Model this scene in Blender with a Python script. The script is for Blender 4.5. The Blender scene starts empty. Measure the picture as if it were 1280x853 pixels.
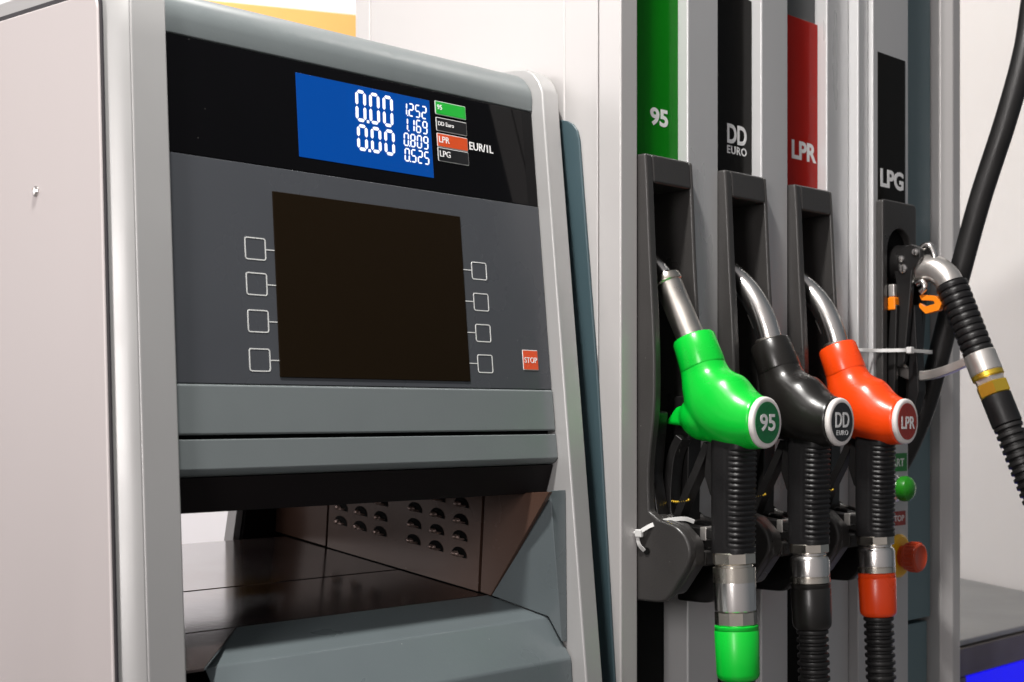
import bpy, bmesh, math, random
from mathutils import Vector, Matrix
random.seed(7)
sc = bpy.context.scene
COL = sc.collection
R = math.radians

# ------------------------------------------------------------------ camera
H0 = 1.30                                   # camera height above the hall floor
TH = math.atan((2380 - 640) / 1778.0)
cam_d = bpy.data.cameras.new('camera'); cam = bpy.data.objects.new('camera', cam_d); COL.objects.link(cam)
cam.location = (0, 0, H0)
cam.rotation_euler = (R(90), 0, TH - R(90))
cam_d.sensor_width = 36; cam_d.lens = 1778 * 36 / 1280.0
cam_d.shift_y = (517 - 426.5) / 1280.0
cam_d.clip_start = 0.05; cam_d.clip_end = 100
cam_d.dof.use_dof = True; cam_d.dof.focus_distance = 1.52; cam_d.dof.aperture_fstop = 10
sc.camera = cam

# ------------------------------------------------------------------ world and lamps (an indoor hall, with added fills)
w = bpy.data.worlds.new('World'); sc.world = w; w.use_nodes = True
nt = w.node_tree; nt.nodes.clear()
tc = nt.nodes.new('ShaderNodeTexCoord'); sep = nt.nodes.new('ShaderNodeSeparateXYZ')
nt.links.new(tc.outputs['Generated'], sep.inputs[0])
mr = nt.nodes.new('ShaderNodeMapRange'); mr.inputs['From Min'].default_value = -0.75; mr.inputs['From Max'].default_value = 0.5
mr.inputs['To Min'].default_value = 1; mr.inputs['To Max'].default_value = 0
nt.links.new(sep.outputs['X'], mr.inputs['Value'])
mixw = nt.nodes.new('ShaderNodeMix'); mixw.data_type = 'RGBA'
mixw.inputs['A'].default_value = (0.12, 0.13, 0.14, 1); mixw.inputs['B'].default_value = (0.40, 0.37, 0.365, 1)
nt.links.new(mr.outputs[0], mixw.inputs['Factor'])
bg = nt.nodes.new('ShaderNodeBackground'); bg.inputs['Strength'].default_value = 1.0
nt.links.new(mixw.outputs['Result'], bg.inputs['Color'])
wo = nt.nodes.new('ShaderNodeOutputWorld'); nt.links.new(bg.outputs[0], wo.inputs[0])

def lamp(name, loc, target, size, power, col, sizey=None):
    l = bpy.data.lights.new(name, 'AREA'); l.energy = power; l.color = col; l.size = size
    if sizey: l.shape = 'RECTANGLE'; l.size_y = sizey
    o = bpy.data.objects.new(name, l); COL.objects.link(o); o.location = loc
    o.rotation_euler = (Vector(target) - Vector(loc)).to_track_quat('-Z', 'Y').to_euler()
    return o
lamp('hall_side_lamp', (-1.7, 3.6, H0 + 1.0), (1.2, 1.15, H0 + 0.1), 2.4, 20, (1.0, 0.94, 0.93), 1.8)
lamp('front_fill_lamp', (-1.9, -0.15, H0 + 0.85), (1.2, 1.08, H0 + 0.05), 0.6, 36, (1.0, 0.95, 0.93), 1.3)  # unseen fill, added to light the front faces
lamp('hall_key_lamp', (0.42, 0.80, H0 + 1.75), (1.05, 1.05, H0 - 0.05), 0.12, 52, (1.0, 0.97, 0.93))
lamp('hall_wall_lamp', (2.2, 2.2, H0 + 2.6), (3.0, 2.6, H0 + 0.1), 0.8, 16, (1.0, 0.96, 0.92))
lamp('back_fill_lamp', (0.9, 3.2, H0 + 1.6), (1.9, 4.6, H0 + 0.9), 0.8, 42, (1.0, 0.96, 0.98))  # unseen fill, added to brighten the wall behind the cabinet
sc.view_settings.view_transform = 'Standard'; sc.view_settings.look = 'None'
sc.view_settings.exposure = 0.15; sc.view_settings.gamma = 1
sc.cycles.max_bounces = 8
sc.cycles.use_denoising = True

# ------------------------------------------------------------------ coordinate frames
XP, YP = 1.2291, 1.0316                     # front left corner of the hose column
K, TB, Y0 = 0.065, 0.16, 1.083              # lean of the cabinet sides, slope and foot of its front
def P(x, d, z): return Vector((XP + x, YP - d, H0 + z))          # column frame: d = distance in front of its face
SC = 0.975                                  # the cabinet stands a little in front of the column's side
def Cc(x, y, z): return Vector((SC * (XP + x + K * z), SC * y, H0 + SC * z))      # cabinet frame
def Cf(x, z, d=0.0): return Cc(x, Y0 + d + TB * z, z)            # on the cabinet's leaning front, d behind the posts

# ------------------------------------------------------------------ materials
def mat(name, base, rough=0.45, metal=0.0, var=0.06, scale=14.0, bump=0.0, bscale=220.0, spec=0.5, coat=0.0, emit=None, es=1.0, rvar=0.08, stretch=(1, 1, 1), speck=0.0):
    m = bpy.data.materials.new(name); m.use_nodes = True
    n = m.node_tree.nodes; L = m.node_tree.links; b = n['Principled BSDF']
    b.inputs['Base Color'].default_value = (*base, 1); b.inputs['Roughness'].default_value = rough
    b.inputs['Metallic'].default_value = metal; b.inputs['Specular IOR Level'].default_value = spec
    b.inputs['Coat Weight'].default_value = coat; b.inputs['Coat Roughness'].default_value = 0.12
    t = n.new('ShaderNodeTexCoord'); mp = n.new('ShaderNodeMapping'); mp.inputs['Scale'].default_value = stretch
    L.new(t.outputs['Object'], mp.inputs[0])
    nz = n.new('ShaderNodeTexNoise'); nz.inputs['Scale'].default_value = scale; nz.inputs['Detail'].default_value = 5
    L.new(mp.outputs[0], nz.inputs['Vector'])
    if var > 0:
        ra = n.new('ShaderNodeMapRange'); ra.inputs['From Min'].default_value = 0.3; ra.inputs['From Max'].default_value = 0.7
        ra.inputs['To Min'].default_value = 1 - var; ra.inputs['To Max'].default_value = 1 + var
        L.new(nz.outputs['Fac'], ra.inputs['Value'])
        hs = n.new('ShaderNodeHueSaturation'); hs.inputs['Color'].default_value = (*base, 1)
        L.new(ra.outputs[0], hs.inputs['Value'])
        col = hs.outputs[0]
        if speck > 0:                       # sparse dust grains that lie on the surface
            vo = n.new('ShaderNodeTexVoronoi'); vo.inputs['Scale'].default_value = 95; L.new(t.outputs['Object'], vo.inputs['Vector'])
            lt = n.new('ShaderNodeMath'); lt.operation = 'LESS_THAN'; lt.inputs[1].default_value = 0.05; L.new(vo.outputs['Distance'], lt.inputs[0])
            sx = n.new('ShaderNodeSeparateColor'); L.new(vo.outputs['Color'], sx.inputs[0])
            gt = n.new('ShaderNodeMath'); gt.operation = 'GREATER_THAN'; gt.inputs[1].default_value = 0.93; L.new(sx.outputs[0], gt.inputs[0])
            mu = n.new('ShaderNodeMath'); mu.operation = 'MULTIPLY'; L.new(lt.outputs[0], mu.inputs[0]); L.new(gt.outputs[0], mu.inputs[1])
            mu2 = n.new('ShaderNodeMath'); mu2.operation = 'MULTIPLY'; mu2.inputs[1].default_value = speck; L.new(mu.outputs[0], mu2.inputs[0])
            mx = n.new('ShaderNodeMix'); mx.data_type = 'RGBA'; mx.inputs['B'].default_value = (.6, .58, .55, 1)
            L.new(mu2.outputs[0], mx.inputs['Factor']); L.new(col, mx.inputs['A']); col = mx.outputs['Result']
        L.new(col, b.inputs['Base Color'])
    if rvar > 0:
        rr = n.new('ShaderNodeMapRange'); rr.inputs['From Min'].default_value = 0.3; rr.inputs['From Max'].default_value = 0.7
        rr.inputs['To Min'].default_value = max(0.02, rough - rvar); rr.inputs['To Max'].default_value = rough + rvar
        L.new(nz.outputs['Fac'], rr.inputs['Value']); L.new(rr.outputs[0], b.inputs['Roughness'])
    if bump > 0:
        n2 = n.new('ShaderNodeTexNoise'); n2.inputs['Scale'].default_value = bscale; n2.inputs['Detail'].default_value = 3
        L.new(mp.outputs[0], n2.inputs['Vector'])
        bp = n.new('ShaderNodeBump'); bp.inputs['Strength'].default_value = bump; bp.inputs['Distance'].default_value = 0.001
        L.new(n2.outputs['Fac'], bp.inputs['Height']); L.new(bp.outputs[0], b.inputs['Normal'])
    if emit:
        b.inputs['Emission Color'].default_value = (*emit, 1); b.inputs['Emission Strength'].default_value = es
    return m
M = {}
M['silver'] = mat('silver_paint', (.40, .397, .395), .34, .25, .03, 6, .04, 700, speck=.3)
M['side'] = mat('brushed_side_sheet', (.55, .505, .50), .42, .20, .03, 5, .05, 500, stretch=(1, 1, .15), speck=.25)
M['column'] = mat('column_paint', (.53, .515, .51), .36, .22, .03, 5, .04, 600, speck=.25)
M['fin'] = mat('column_front_paint', (.55, .55, .555), .33, .32, .03, 8, .04, 600, stretch=(1, 1, .2))
M['hood'] = mat('grey_green_paint', (.15, .170, .174), .36, 0, .04, 9, .06, 400, speck=.4)
M['teal'] = mat('shadow_teal', (.048, .082, .096), .40, 0, .05, 8, .05, 400)  # dark teal standing in for shade on the column side
M['sill'] = mat('grey_blue_paint', (.112, .134, .142), .30, 0, .05, 7, .10, 260, speck=.6)
M['glass'] = mat('black_glass', (.0025, .0023, .0028), .06, 0, .2, 4, spec=.16, rvar=.02, speck=.12)
M['membrane'] = mat('dark_grey_film', (.058, .062, .070), .26, 0, .05, 5, .03, 900, spec=.35, speck=.15)
M['screen'] = mat('brown_black_screen', (.0105, .0066, .0033), .45, 0, .03, 3, spec=.03, rvar=.02)
M['lcd'] = mat('lit_blue_lcd', (.0, .01, .05), .25, 0, .0, 3, emit=(.0, .075, .40), es=.66, spec=.2, rvar=0)
M['digit'] = mat('lit_white_segment', (.5, .5, .5), .4, 0, 0, emit=(.78, .84, 1.0), es=.72, rvar=0)
M['white'] = mat('white_print', (.78, .78, .78), .45, 0, .03, 60, rvar=0)
M['keyline'] = mat('pale_key_print', (.62, .63, .62), .45, 0, .03, 60, rvar=0)
M['tag_green'] = mat('green_tag_print_glow', (.005, .27, .02), .4, 0, .04, 30, emit=(.0, .32, .02), es=.35)  # emission added, so the print glows without a lamp
M['sign_green'] = mat('green_sign_print', (.003, .20, .022), .4, 0, .04, 30)
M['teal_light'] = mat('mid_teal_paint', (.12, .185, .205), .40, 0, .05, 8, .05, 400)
M['tag_black'] = mat('black_tag_print', (.006, .006, .007), .35, 0, .04, 30)
M['tag_orange'] = mat('orange_tag_print_glow', (.55, .060, .008), .4, 0, .04, 30, emit=(.62, .07, .01), es=.06)  # slight emission added to this print as well
M['stop'] = mat('orange_red_key', (.68, .075, .02), .45, 0, .04, 30)
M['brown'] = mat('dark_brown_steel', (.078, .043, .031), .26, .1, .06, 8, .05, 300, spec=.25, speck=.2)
M['lip'] = mat('lip_highlight_steel', (.34, .25, .22), .3, .5, .06, 20)  # paler brown: light caught by the louvre lips is put into the colour
M['shelf'] = mat('dark_glossy_steel', (.045, .034, .032), .17, .1, .06, 6, .08, 180, coat=.7, speck=.3)
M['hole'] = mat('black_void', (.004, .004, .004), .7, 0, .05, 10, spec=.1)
M['apron'] = mat('black_brown_plastic', (.008, .006, .0065), .5, 0, .05, 10, .08, 300, spec=.12)
M['gasket'] = mat('dark_gap_rubber', (.018, .016, .020), .55, 0, .05, 20)
M['label_green'] = mat('green_label_film', (.001, .17, .003), .16, 0, .04, 4, spec=.12, rvar=.03)
M['label_black'] = mat('black_label_film', (.006, .005, .004), .18, 0, .08, 5, spec=.1, rvar=.04)
M['label_red'] = mat('red_label_film', (.36, .008, .003), .2, 0, .06, 5, spec=.1, rvar=.04)
M['slate'] = mat('dark_slate_insert', (.030, .033, .036), .4, .0, .08, 12, stretch=(1, 1, .2))
M['holster'] = mat('charcoal_plastic', (.036, .034, .033), .33, 0, .07, 14, .18, 420, speck=.3)
M['holster_in'] = mat('charcoal_plastic_inner', (.03, .036, .040), .38, 0, .07, 14, .15, 420)
M['black_plastic'] = mat('black_plastic', (.008, .0075, .0075), .36, 0, .08, 18, .12, 350, speck=.25)
M['rubber'] = mat('black_rubber', (.0085, .008, .0085), .42, 0, .10, 25, .22, 300, spec=.35, speck=.25)
M['hose'] = mat('hose_rubber', (.011, .0105, .0105), .42, 0, .10, 25, .2, 250)
M['green'] = mat('green_nozzle_boot', (.0, .53, .033), .31, 0, .05, 10, .06, 150, coat=.12)
M['black_boot'] = mat('black_nozzle_boot', (.010, .009, .008), .32, 0, .08, 10, .06, 150, coat=.1)
M['orange'] = mat('orange_nozzle_boot', (.86, .062, .004), .31, 0, .05, 10, .06, 150, coat=.12)
M['badge'] = mat('white_badge_rim', (.76, .72, .70), .35, 0, .03, 30)
M['badge_green'] = mat('green_badge_film', (.004, .15, .04), .3, 0, .04, 20)
M['badge_black'] = mat('black_badge_film', (.018, .018, .020), .3, 0, .06, 20)
M['badge_red'] = mat('red_badge_film', (.30, .022, .012), .3, 0, .05, 20)
M['steel'] = mat('polished_steel', (.72, .70, .68), .20, 1.0, .05, 20, .03, 300, rvar=.06, stretch=(1, 1, .2))
M['satin'] = mat('satin_steel', (.62, .585, .54), .30, 1.0, .06, 25, .05, 300, rvar=.07)
M['nickel'] = mat('nickel_nut', (.66, .62, .55), .22, 1.0, .05, 15, .03, 200, rvar=.08)
M['alu'] = mat('cast_aluminium', (.66, .63, .60), .36, .85, .06, 30, .10, 300)
M['brass'] = mat('yellow_brass', (.88, .60, .07), .32, .9, .03, 12, .02, 160, rvar=.04)
M['tie'] = mat('natural_nylon', (.62, .62, .61), .38, 0, .03, 40)
M['latch'] = mat('orange_latch_plastic', (.90, .23, .006), .35, 0, .05, 30)
M['button_green'] = mat('green_push_button', (.02, .24, .012), .3, 0, .05, 30)
M['button_red'] = mat('red_stop_knob', (.52, .058, .018), .38, 0, .05, 30)
M['yellow'] = mat('yellow_button_plate', (.80, .46, .006), .35, 0, .05, 30)
M['wall'] = mat('white_hall_wall', (.74, .735, .715), .7, 0, .03, 1.2, .05, 60)
M['far_wall'] = mat('bright_hall_wall', (.84, .82, .84), .7, 0, .02, 1.2)
M['banner'] = mat('yellow_banner_cloth', (.80, .44, .13), .7, 0, .04, 6, .05, 80)
M['counter'] = mat('grey_counter_top', (.21, .22, .22), .45, 0, .05, 6)
M['counter_edge'] = mat('dark_counter_trim', (.055, .045, .042), .45, 0, .06, 10)
M['blue_screen'] = mat('lit_blue_screen', (.0, .0, .03), .3, 0, 0, spec=.1, emit=(.003, .002, .74), es=1.0, rvar=0)
M['floor'] = mat('grey_hall_floor', (.20, .19, .185), .5, 0, .12, 3, .05, 60)

# ------------------------------------------------------------------ mesh builder
class MB:
    def __init__(s): s.v = []; s.f = []; s.mi = []
    def add(s, vs, fs, mi=0):
        o = len(s.v); s.v += [Vector(q) for q in vs]
        for f in fs: s.f.append(tuple(i + o for i in f)); s.mi.append(mi)
        return s
    def prism(s, poly, fa, fb, mi=0):       # poly of 2-D points, fa / fb map a point onto the two end faces
        n = len(poly); vs = [fa(*p) for p in poly] + [fb(*p) for p in poly]
        fs = [tuple(range(n)), tuple(range(2 * n - 1, n - 1, -1))] + [(i, (i + 1) % n, n + (i + 1) % n, n + i) for i in range(n)]
        return s.add(vs, fs, mi)
    def box(s, fr, a, b, mi=0):             # fr maps (x,y,z); corners a, b
        (x0, y0, z0), (x1, y1, z1) = a, b
        vs = [fr(x, y, z) for z in (z0, z1) for x, y in ((x0, y0), (x1, y0), (x1, y1), (x0, y1))]
        return s.add(vs, [(0, 1, 2, 3), (4, 5, 6, 7), (0, 1, 5, 4), (1, 2, 6, 5), (2, 3, 7, 6), (3, 0, 4, 7)], mi)
    def loft(s, rings, closed_ends=True, mi=0):
        n = len(rings[0]); vs = [q for r in rings for q in r]; fs = []
        for i in range(len(rings) - 1):
            for j in range(n):
                fs.append((i * n + j, i * n + (j + 1) % n, (i + 1) * n + (j + 1) % n, (i + 1) * n + j))
        if closed_ends:
            fs.append(tuple(range(n))); fs.append(tuple(range((len(rings) - 1) * n, len(rings) * n)))
        return s.add(vs, fs, mi)
    def tube(s, pts, rad, n=20, caps=True, mi=0, flat=1.0):
        pts = [Vector(p) for p in pts]; rad = rad if isinstance(rad, (list, tuple)) else [rad] * len(pts)
        T = [(pts[min(i + 1, len(pts) - 1)] - pts[max(i - 1, 0)]).normalized() for i in range(len(pts))]
        u = T[0].cross(Vector((1, 0, 0)));  u = u if u.length > .1 else T[0].cross(Vector((0, 1, 0))); u.normalize()
        rings = []
        for p, t, r in zip(pts, T, rad):
            u = (u - t * u.dot(t)).normalized(); v = t.cross(u)
            rings.append([p + (u * math.cos(a) + v * math.sin(a) * flat) * r for a in [2 * math.pi * k / n for k in range(n)]])
        return s.loft(rings, caps, mi)
    def lathe(s, prof, o, ax, n=32, mi=0):  # prof: (radius, height) along ax from o
        o = Vector(o); ax = Vector(ax).normalized(); u = ax.cross(Vector((0, 0, 1)));  u = u if u.length > .1 else ax.cross(Vector((0, 1, 0))); u.normalize(); v = ax.cross(u)
        return s.loft([[o + ax * h + (u * math.cos(a) + v * math.sin(a)) * r for a in [2 * math.pi * (k + .5) / n for k in range(n)]] for r, h in prof], True, mi)
    def ball(s, c, r, n=16, mi=0):          # r = (rx, ry, rz)
        c = Vector(c); rings = []
        for i in range(n // 2 + 1):
            t = max(.02, min(math.pi - .02, math.pi * i / (n // 2)))
            rings.append([c + Vector((r[0] * math.sin(t) * math.cos(2 * math.pi * k / n), r[1] * math.sin(t) * math.sin(2 * math.pi * k / n), r[2] * math.cos(t))) for k in range(n)])
        return s.loft(rings, True, mi)
    def build(s, name, m, parent=None, bevel=0.0, seg=2, sharp=32, mods=None):
        off = Vector(parent['_o']) if parent and '_o' in parent else Vector((0, 0, 0))
        me = bpy.data.meshes.new(name); me.from_pydata([v - off for v in s.v], [], s.f)
        for q in (m if isinstance(m, (list, tuple)) else [m]): me.materials.append(q)
        me.polygons.foreach_set('material_index', s.mi)
        bm = bmesh.new(); bm.from_mesh(me); bmesh.ops.recalc_face_normals(bm, faces=bm.faces); bm.to_mesh(me); bm.free()
        me.shade_smooth()
        o = bpy.data.objects.new(name, me); COL.objects.link(o)
        if parent:
            o.parent = parent; o['_o'] = tuple(off)
        else: o['_o'] = (0, 0, 0)
        if mods: mods(o)
        elif bevel > 0:
            b = o.modifiers.new('bevel', 'BEVEL'); b.width = bevel; b.segments = seg; b.limit_method = 'ANGLE'; b.angle_limit = R(30); b.harden_normals = True; b.use_clamp_overlap = True
        else: me.set_sharp_from_angle(angle=R(sharp))
        return o
THINGS = []
def thing(name, label, cat, loc, group=None):
    o = bpy.data.objects.new(name, None); COL.objects.link(o); o.location = loc; o['_o'] = tuple(loc); o.empty_display_size = .05
    o['label'] = label; o['category'] = cat
    if group: o['group'] = group
    return o
def single(o, label=None, cat=None, kind=None):
    if label: o['label'] = label; o['category'] = cat
    if kind: o['kind'] = kind
    return o
def arc(cx, cy, r, a0, a1, n=8): return [(cx + r * math.cos(R(a0 + (a1 - a0) * i / n)), cy + r * math.sin(R(a0 + (a1 - a0) * i / n))) for i in range(n + 1)]
def rrect(x0, y0, x1, y1, r, n=5):
    return arc(x1 - r, y1 - r, r, 0, 90, n) + arc(x0 + r, y1 - r, r, 90, 180, n) + arc(x0 + r, y0 + r, r, 180, 270, n) + arc(x1 - r, y0 + r, r, 270, 360, n)
def fillet(pts, rads, n=6):                 # round the corners of a polygon
    out = []; m = len(pts)
    for i in range(m):
        p = Vector(pts[i]); a = Vector(pts[i - 1]); b = Vector(pts[(i + 1) % m]); r = rads[i] if isinstance(rads, list) else rads
        if r <= 0: out.append(tuple(p)); continue
        da, db = (a - p).normalized(), (b - p).normalized(); ang = math.acos(max(-1, min(1, da.dot(db))))
        t = min(r / math.tan(ang / 2), (a - p).length * .49, (b - p).length * .49)
        s0, s1 = p + da * t, p + db * t
        for k in range(n + 1):
            q = k / n; out.append(tuple((s0 * (1 - q) + p * q) * (1 - q) + (p * (1 - q) + s1 * q) * q))
    return out
def catmull(pts, n=8):
    pts = [Vector(p) for p in pts]; out = []
    for i in range(len(pts) - 1):
        a, b, c, d = pts[max(i - 1, 0)], pts[i], pts[i + 1], pts[min(i + 2, len(pts) - 1)]
        for k in range(n):
            t = k / n; out.append(.5 * ((2 * b) + (c - a) * t + (2 * a - 5 * b + 4 * c - d) * t * t + (3 * b - a - 3 * c + d) * t ** 3))
    return out + [pts[-1]]
def lettering(txt, fr, cx, cy, height, m, parent, bold=.0, width=None, thick=.00025, align='CENTER', name='lettering', space=1.0):
    # fr(x, y, d): maps the flat text onto a surface, d = how far it stands proud; height = cap height
    cu = bpy.data.curves.new(name, 'FONT'); cu.body = txt; cu.align_x = 'LEFT'; cu.size = 1; cu.extrude = .0; cu.offset = bold; cu.resolution_u = 4; cu.space_character = space
    to = bpy.data.objects.new('tmp', cu); COL.objects.link(to); bpy.context.view_layer.update()
    me = bpy.data.meshes.new_from_object(to.evaluated_get(bpy.context.evaluated_depsgraph_get()))
    bpy.data.objects.remove(to); bpy.data.curves.remove(cu)
    xs = [v.co.x for v in me.vertices]; ys = [v.co.y for v in me.vertices]
    x0, x1, y0, y1 = min(xs), max(xs), min(ys), max(ys); sy = height / (y1 - y0); sx = width / (x1 - x0) if width else sy
    ox = {'CENTER': (x0 + x1) / 2, 'LEFT': x0, 'RIGHT': x1}[align]
    bm = bmesh.new(); bm.from_mesh(me)
    ext = bmesh.ops.extrude_face_region(bm, geom=bm.faces[:])
    top = [g for g in ext['geom'] if isinstance(g, bmesh.types.BMVert)]; tops = set(top)
    off = Vector(parent['_o']) if parent and '_o' in parent else Vector((0, 0, 0))
    for v in bm.verts:
        v.co = fr(cx + (v.co.x - ox) * sx, cy + (v.co.y - (y0 + y1) / 2) * sy, thick if v in tops else 0.0) - off
    bmesh.ops.recalc_face_normals(bm, faces=bm.faces); bm.to_mesh(me); bm.free(); me.name = name
    me.shade_flat(); me.materials.clear(); me.materials.append(m)
    o = bpy.data.objects.new(name, me); COL.objects.link(o); o.parent = parent; o['_o'] = tuple(off)
    return o

# ================================================================== SETTING
b = MB(); b.add([(-6, -6, 0), (9, -6, 0), (9, 9, 0), (-6, 9, 0)], [(0, 1, 2, 3)])
single(b.build('floor', M['floor']), kind='structure')
# white partition to the right, behind the column
A, Bq = Vector((3.80, 2.37, 0)), Vector((2.94, 1.035, 0)); dv = (A - Bq).normalized(); nv = Vector((-dv.y, dv.x, 0)); nv = -nv if nv.x < 0 else nv
b = MB(); b.prism([(0, 0), (2.5, 0), (2.5, 3.6), (0, 3.6)], lambda s, z: Bq - dv * .1 + dv * s + Vector((0, 0, z)), lambda s, z: Bq - dv * .1 + dv * s + nv * .08 + Vector((0, 0, z)))
single(b.build('partition_wall', M['wall']), kind='structure')
# bright wall far behind the cabinet
u2 = Vector((math.cos(TH - R(69.5)), math.sin(TH - R(69.5)), 0)); n2 = Vector((-u2.y, u2.x, 0)); C2 = Vector((2.605, 3.343, 0))
b = MB(); b.prism([(-4, 0), (1.6, 0), (1.6, 4), (-4, 4)], lambda s, z: C2 + u2 * s + Vector((0, 0, z)), lambda s, z: C2 + u2 * s + n2 * .1 + Vector((0, 0, z)))
single(b.build('back_wall', M['far_wall']), kind='structure')
b = MB(); zt = H0 + 1.183
b.prism([(-3.2, zt - .26), (1.3, zt - .26), (1.3, zt), (-3.2, zt)], lambda s, z: C2 + u2 * s - n2 * .004 + Vector((0, 0, z)), lambda s, z: C2 + u2 * s - n2 * .016 + Vector((0, 0, z)))
single(b.build('banner', M['banner']), 'yellow banner strip hanging across the white wall behind the dispenser', 'banner')
# low display counter at the lower right
ct = thing('display_counter', 'low grey counter with dark trim and lit blue screen right of the column', 'counter', (2.9, 1.226, 0))
b = MB(); zc = H0 - .414
b.prism([(2.2, 1.23), (3.06, 1.23), (3.9, 2.6), (2.2, 2.6)], lambda x, y: Vector((x, y, zc)), lambda x, y: Vector((x, y, zc - .012))); b.build('counter_top', M['counter'], ct, .003)
b = MB(); b.prism([(2.2, zc - .013), (3.06, zc - .013), (3.06, zc - .065), (2.2, zc - .065)], lambda x, z: Vector((x, 1.222, z)), lambda x, z: Vector((x, 1.26, z)))
b.prism([(2.2, zc - .067), (2.442, zc - .067), (2.442, 0), (2.2, 0)], lambda x, z: Vector((x, 1.226, z)), lambda x, z: Vector((x, 1.26, z)))
b.prism([(2.444, .3), (3.05, .3), (3.05, 0), (2.444, 0)], lambda x, z: Vector((x, 1.24, z)), lambda x, z: Vector((x, 1.26, z)))
b.build('trim', M['counter_edge'], ct, .002)
b = MB(); b.prism([(2.448, zc - .070), (3.05, zc - .070), (3.05, .32), (2.448, .32)], lambda x, z: Vector((x, 1.232, z)), lambda x, z: Vector((x, 1.25, z)))
b.build('blue_screen', M['blue_screen'], ct, .001)
b = MB(); b.prism([(2.21, 1.275), (3.05, 1.275), (3.86, 2.58), (2.21, 2.58)], lambda x, y: Vector((x, y, 0)), lambda x, y: Vector((x, y, zc - .014))); b.build('body', M['counter'], ct)

# ================================================================== DISPENSER CABINET
cab = thing('fuel_dispenser', 'grey fuel dispenser cabinet with leaning display console and open recess below', 'fuel dispenser', (XP - .3, 1.3, 0))
ZB = -H0 / SC                               # floor in camera-relative height
def side_profile(d=0.0, top=.413, front_r=True, back=1.56):
    pts = [(Y0 + d - TB * .36, ZB), (Y0 + d - TB * .36, -.36), (Y0 + d + TB * .34, .34)]
    pts += [(1.1432 + d, .378), (1.1500 + d, .3915), (1.1600 + d, .4020), (1.1730 + d, .4095), (1.193 + d, .4125)]
    pts += [(1.30, .4175), (back - .09, .424), (back - .04, .41), (back, .35), (back + .03, -.36), (back + .03, ZB)]
    return pts
XL, XLI = -.600, -.541                      # outer and inner side of the left plate
prof = side_profile()
b = MB()
# outer shell of the left side: plate + front post with a broad chamfer towards the side
outer = [(p[0] + (.022 if i < 8 else 0), p[1] - (.012 if 2 < i < 11 else 0)) for i, p in enumerate(prof)]
b.prism(prof, lambda y, z: Cc(XLI, y, z), lambda y, z: Cc(-.5785, y, z))
b.build('side_post', M['silver'], cab, .0022, 3)
b = MB(); n = len(prof)
vs = [Cc(-.5783, y, z) for y, z in prof] + [Cc(-.5875, y * .3 + o[0] * .7 - .010 * (i < 8) , z) for i, ((y, z), o) in enumerate(zip(prof, outer))] + [Cc(XL, o[0], o[1]) for o in outer]
fs = [tuple(range(n)), tuple(range(3 * n - 1, 2 * n - 1, -1))] + [(k * n + i, k * n + (i + 1) % n, (k + 1) * n + (i + 1) % n, (k + 1) * n + i) for k in (0, 1) for i in range(n)]
b.add(vs, fs); b.build('side_rim', M['silver'], cab, .0015, 3)
# side panel set into the rim with a dark joint
pan = [(1.0355, -.38), (1.0870, -.0835 - .02), (1.1341, .2142), (1.1549 , .3597), (1.1815, .3795), (1.2109, .3820), (1.3523, .3888), (1.49, .395), (1.53, .37), (1.55, -.38)]
pan = fillet([(1.0375, -.38), (1.1585, .3790), (1.50, .396), (1.54, -.38)], [.0, .022, .03, 0], 8)
g = fillet([(1.0335, -.384), (1.1555, .3840), (1.504, .401), (1.545, -.384)], [.0, .025, .03, 0], 8)
b = MB(); b.prism(g, lambda y, z: Cc(XL + .001, y, z), lambda y, z: Cc(XL - .0006, y, z)); b.build('side_joint', M['gasket'], cab)
b = MB(); b.prism(pan, lambda y, z: Cc(XL + .001, y, z), lambda y, z: Cc(XL - .0030, y, z)); sp = b.build('side_panel', M['side'], cab, .0018, 3)
b = MB(); b.lathe([(.0052, 0), (.0050, .0012), (.0036, .0026), (.001, .0031)], Cc(XL - .003, 1.2487, .2076), (-1, 0, 0), 20); b.build('screw', M['steel'], sp)
# right side post
b = MB(); b.prism(prof, lambda y, z: Cc(-.0345, y, z), lambda y, z: Cc(-.0065, y, z)); b.build('side_post', M['silver'], cab, .0026, 3)
# hood with rounded front edge
XA, XB = XLI + .0008, -.0353                # clear width between the posts
dpl = .018
hp = [(Y0 + dpl + TB * .3565, .3565), (1.1581, .3704), (1.1605, .380), (1.1655, .3885), (1.173, .3960), (1.183, .4025), (1.196, .4068), (1.22, .4090), (1.47, .415), (1.52, .36), (1.53, .34), (1.20, .34)]
b = MB(); b.prism(hp, lambda y, z: Cc(XA, y, z), lambda y, z: Cc(XB, y, z)); b.build('hood', M['hood'], cab, .0008, 2)
def slab(x0, x1, z0, z1, d0, d1, m, name, parent, bevel=.0012, r=0):
    pl = rrect(x0, z0, x1, z1, r) if r else [(x0, z0), (x1, z0), (x1, z1), (x0, z1)]
    return MB().prism(pl, lambda x, z: Cf(x, z, d0), lambda x, z: Cf(x, z, d1)).build(name, m, parent, bevel)
slab(XA, XB, -.052, .36, dpl + .012, dpl + .03, M['hole'], 'inner_backing', cab, 0)
gl = slab(XA + .0022, XB - .0004, .2412, .3552, dpl + .0008, dpl + .011, M['glass'], 'display_glass', cab, .0008)
mem = slab(XA + .0022, XB - .0004, .0272, .2408, dpl + .0006, dpl + .011, M['membrane'], 'keypad_panel', cab, .0008)
slab(XA + .0028, XB, -.0196, .0266, dpl - .0012, dpl + .012, M['hood'], 'fascia', cab, .0022)
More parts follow.
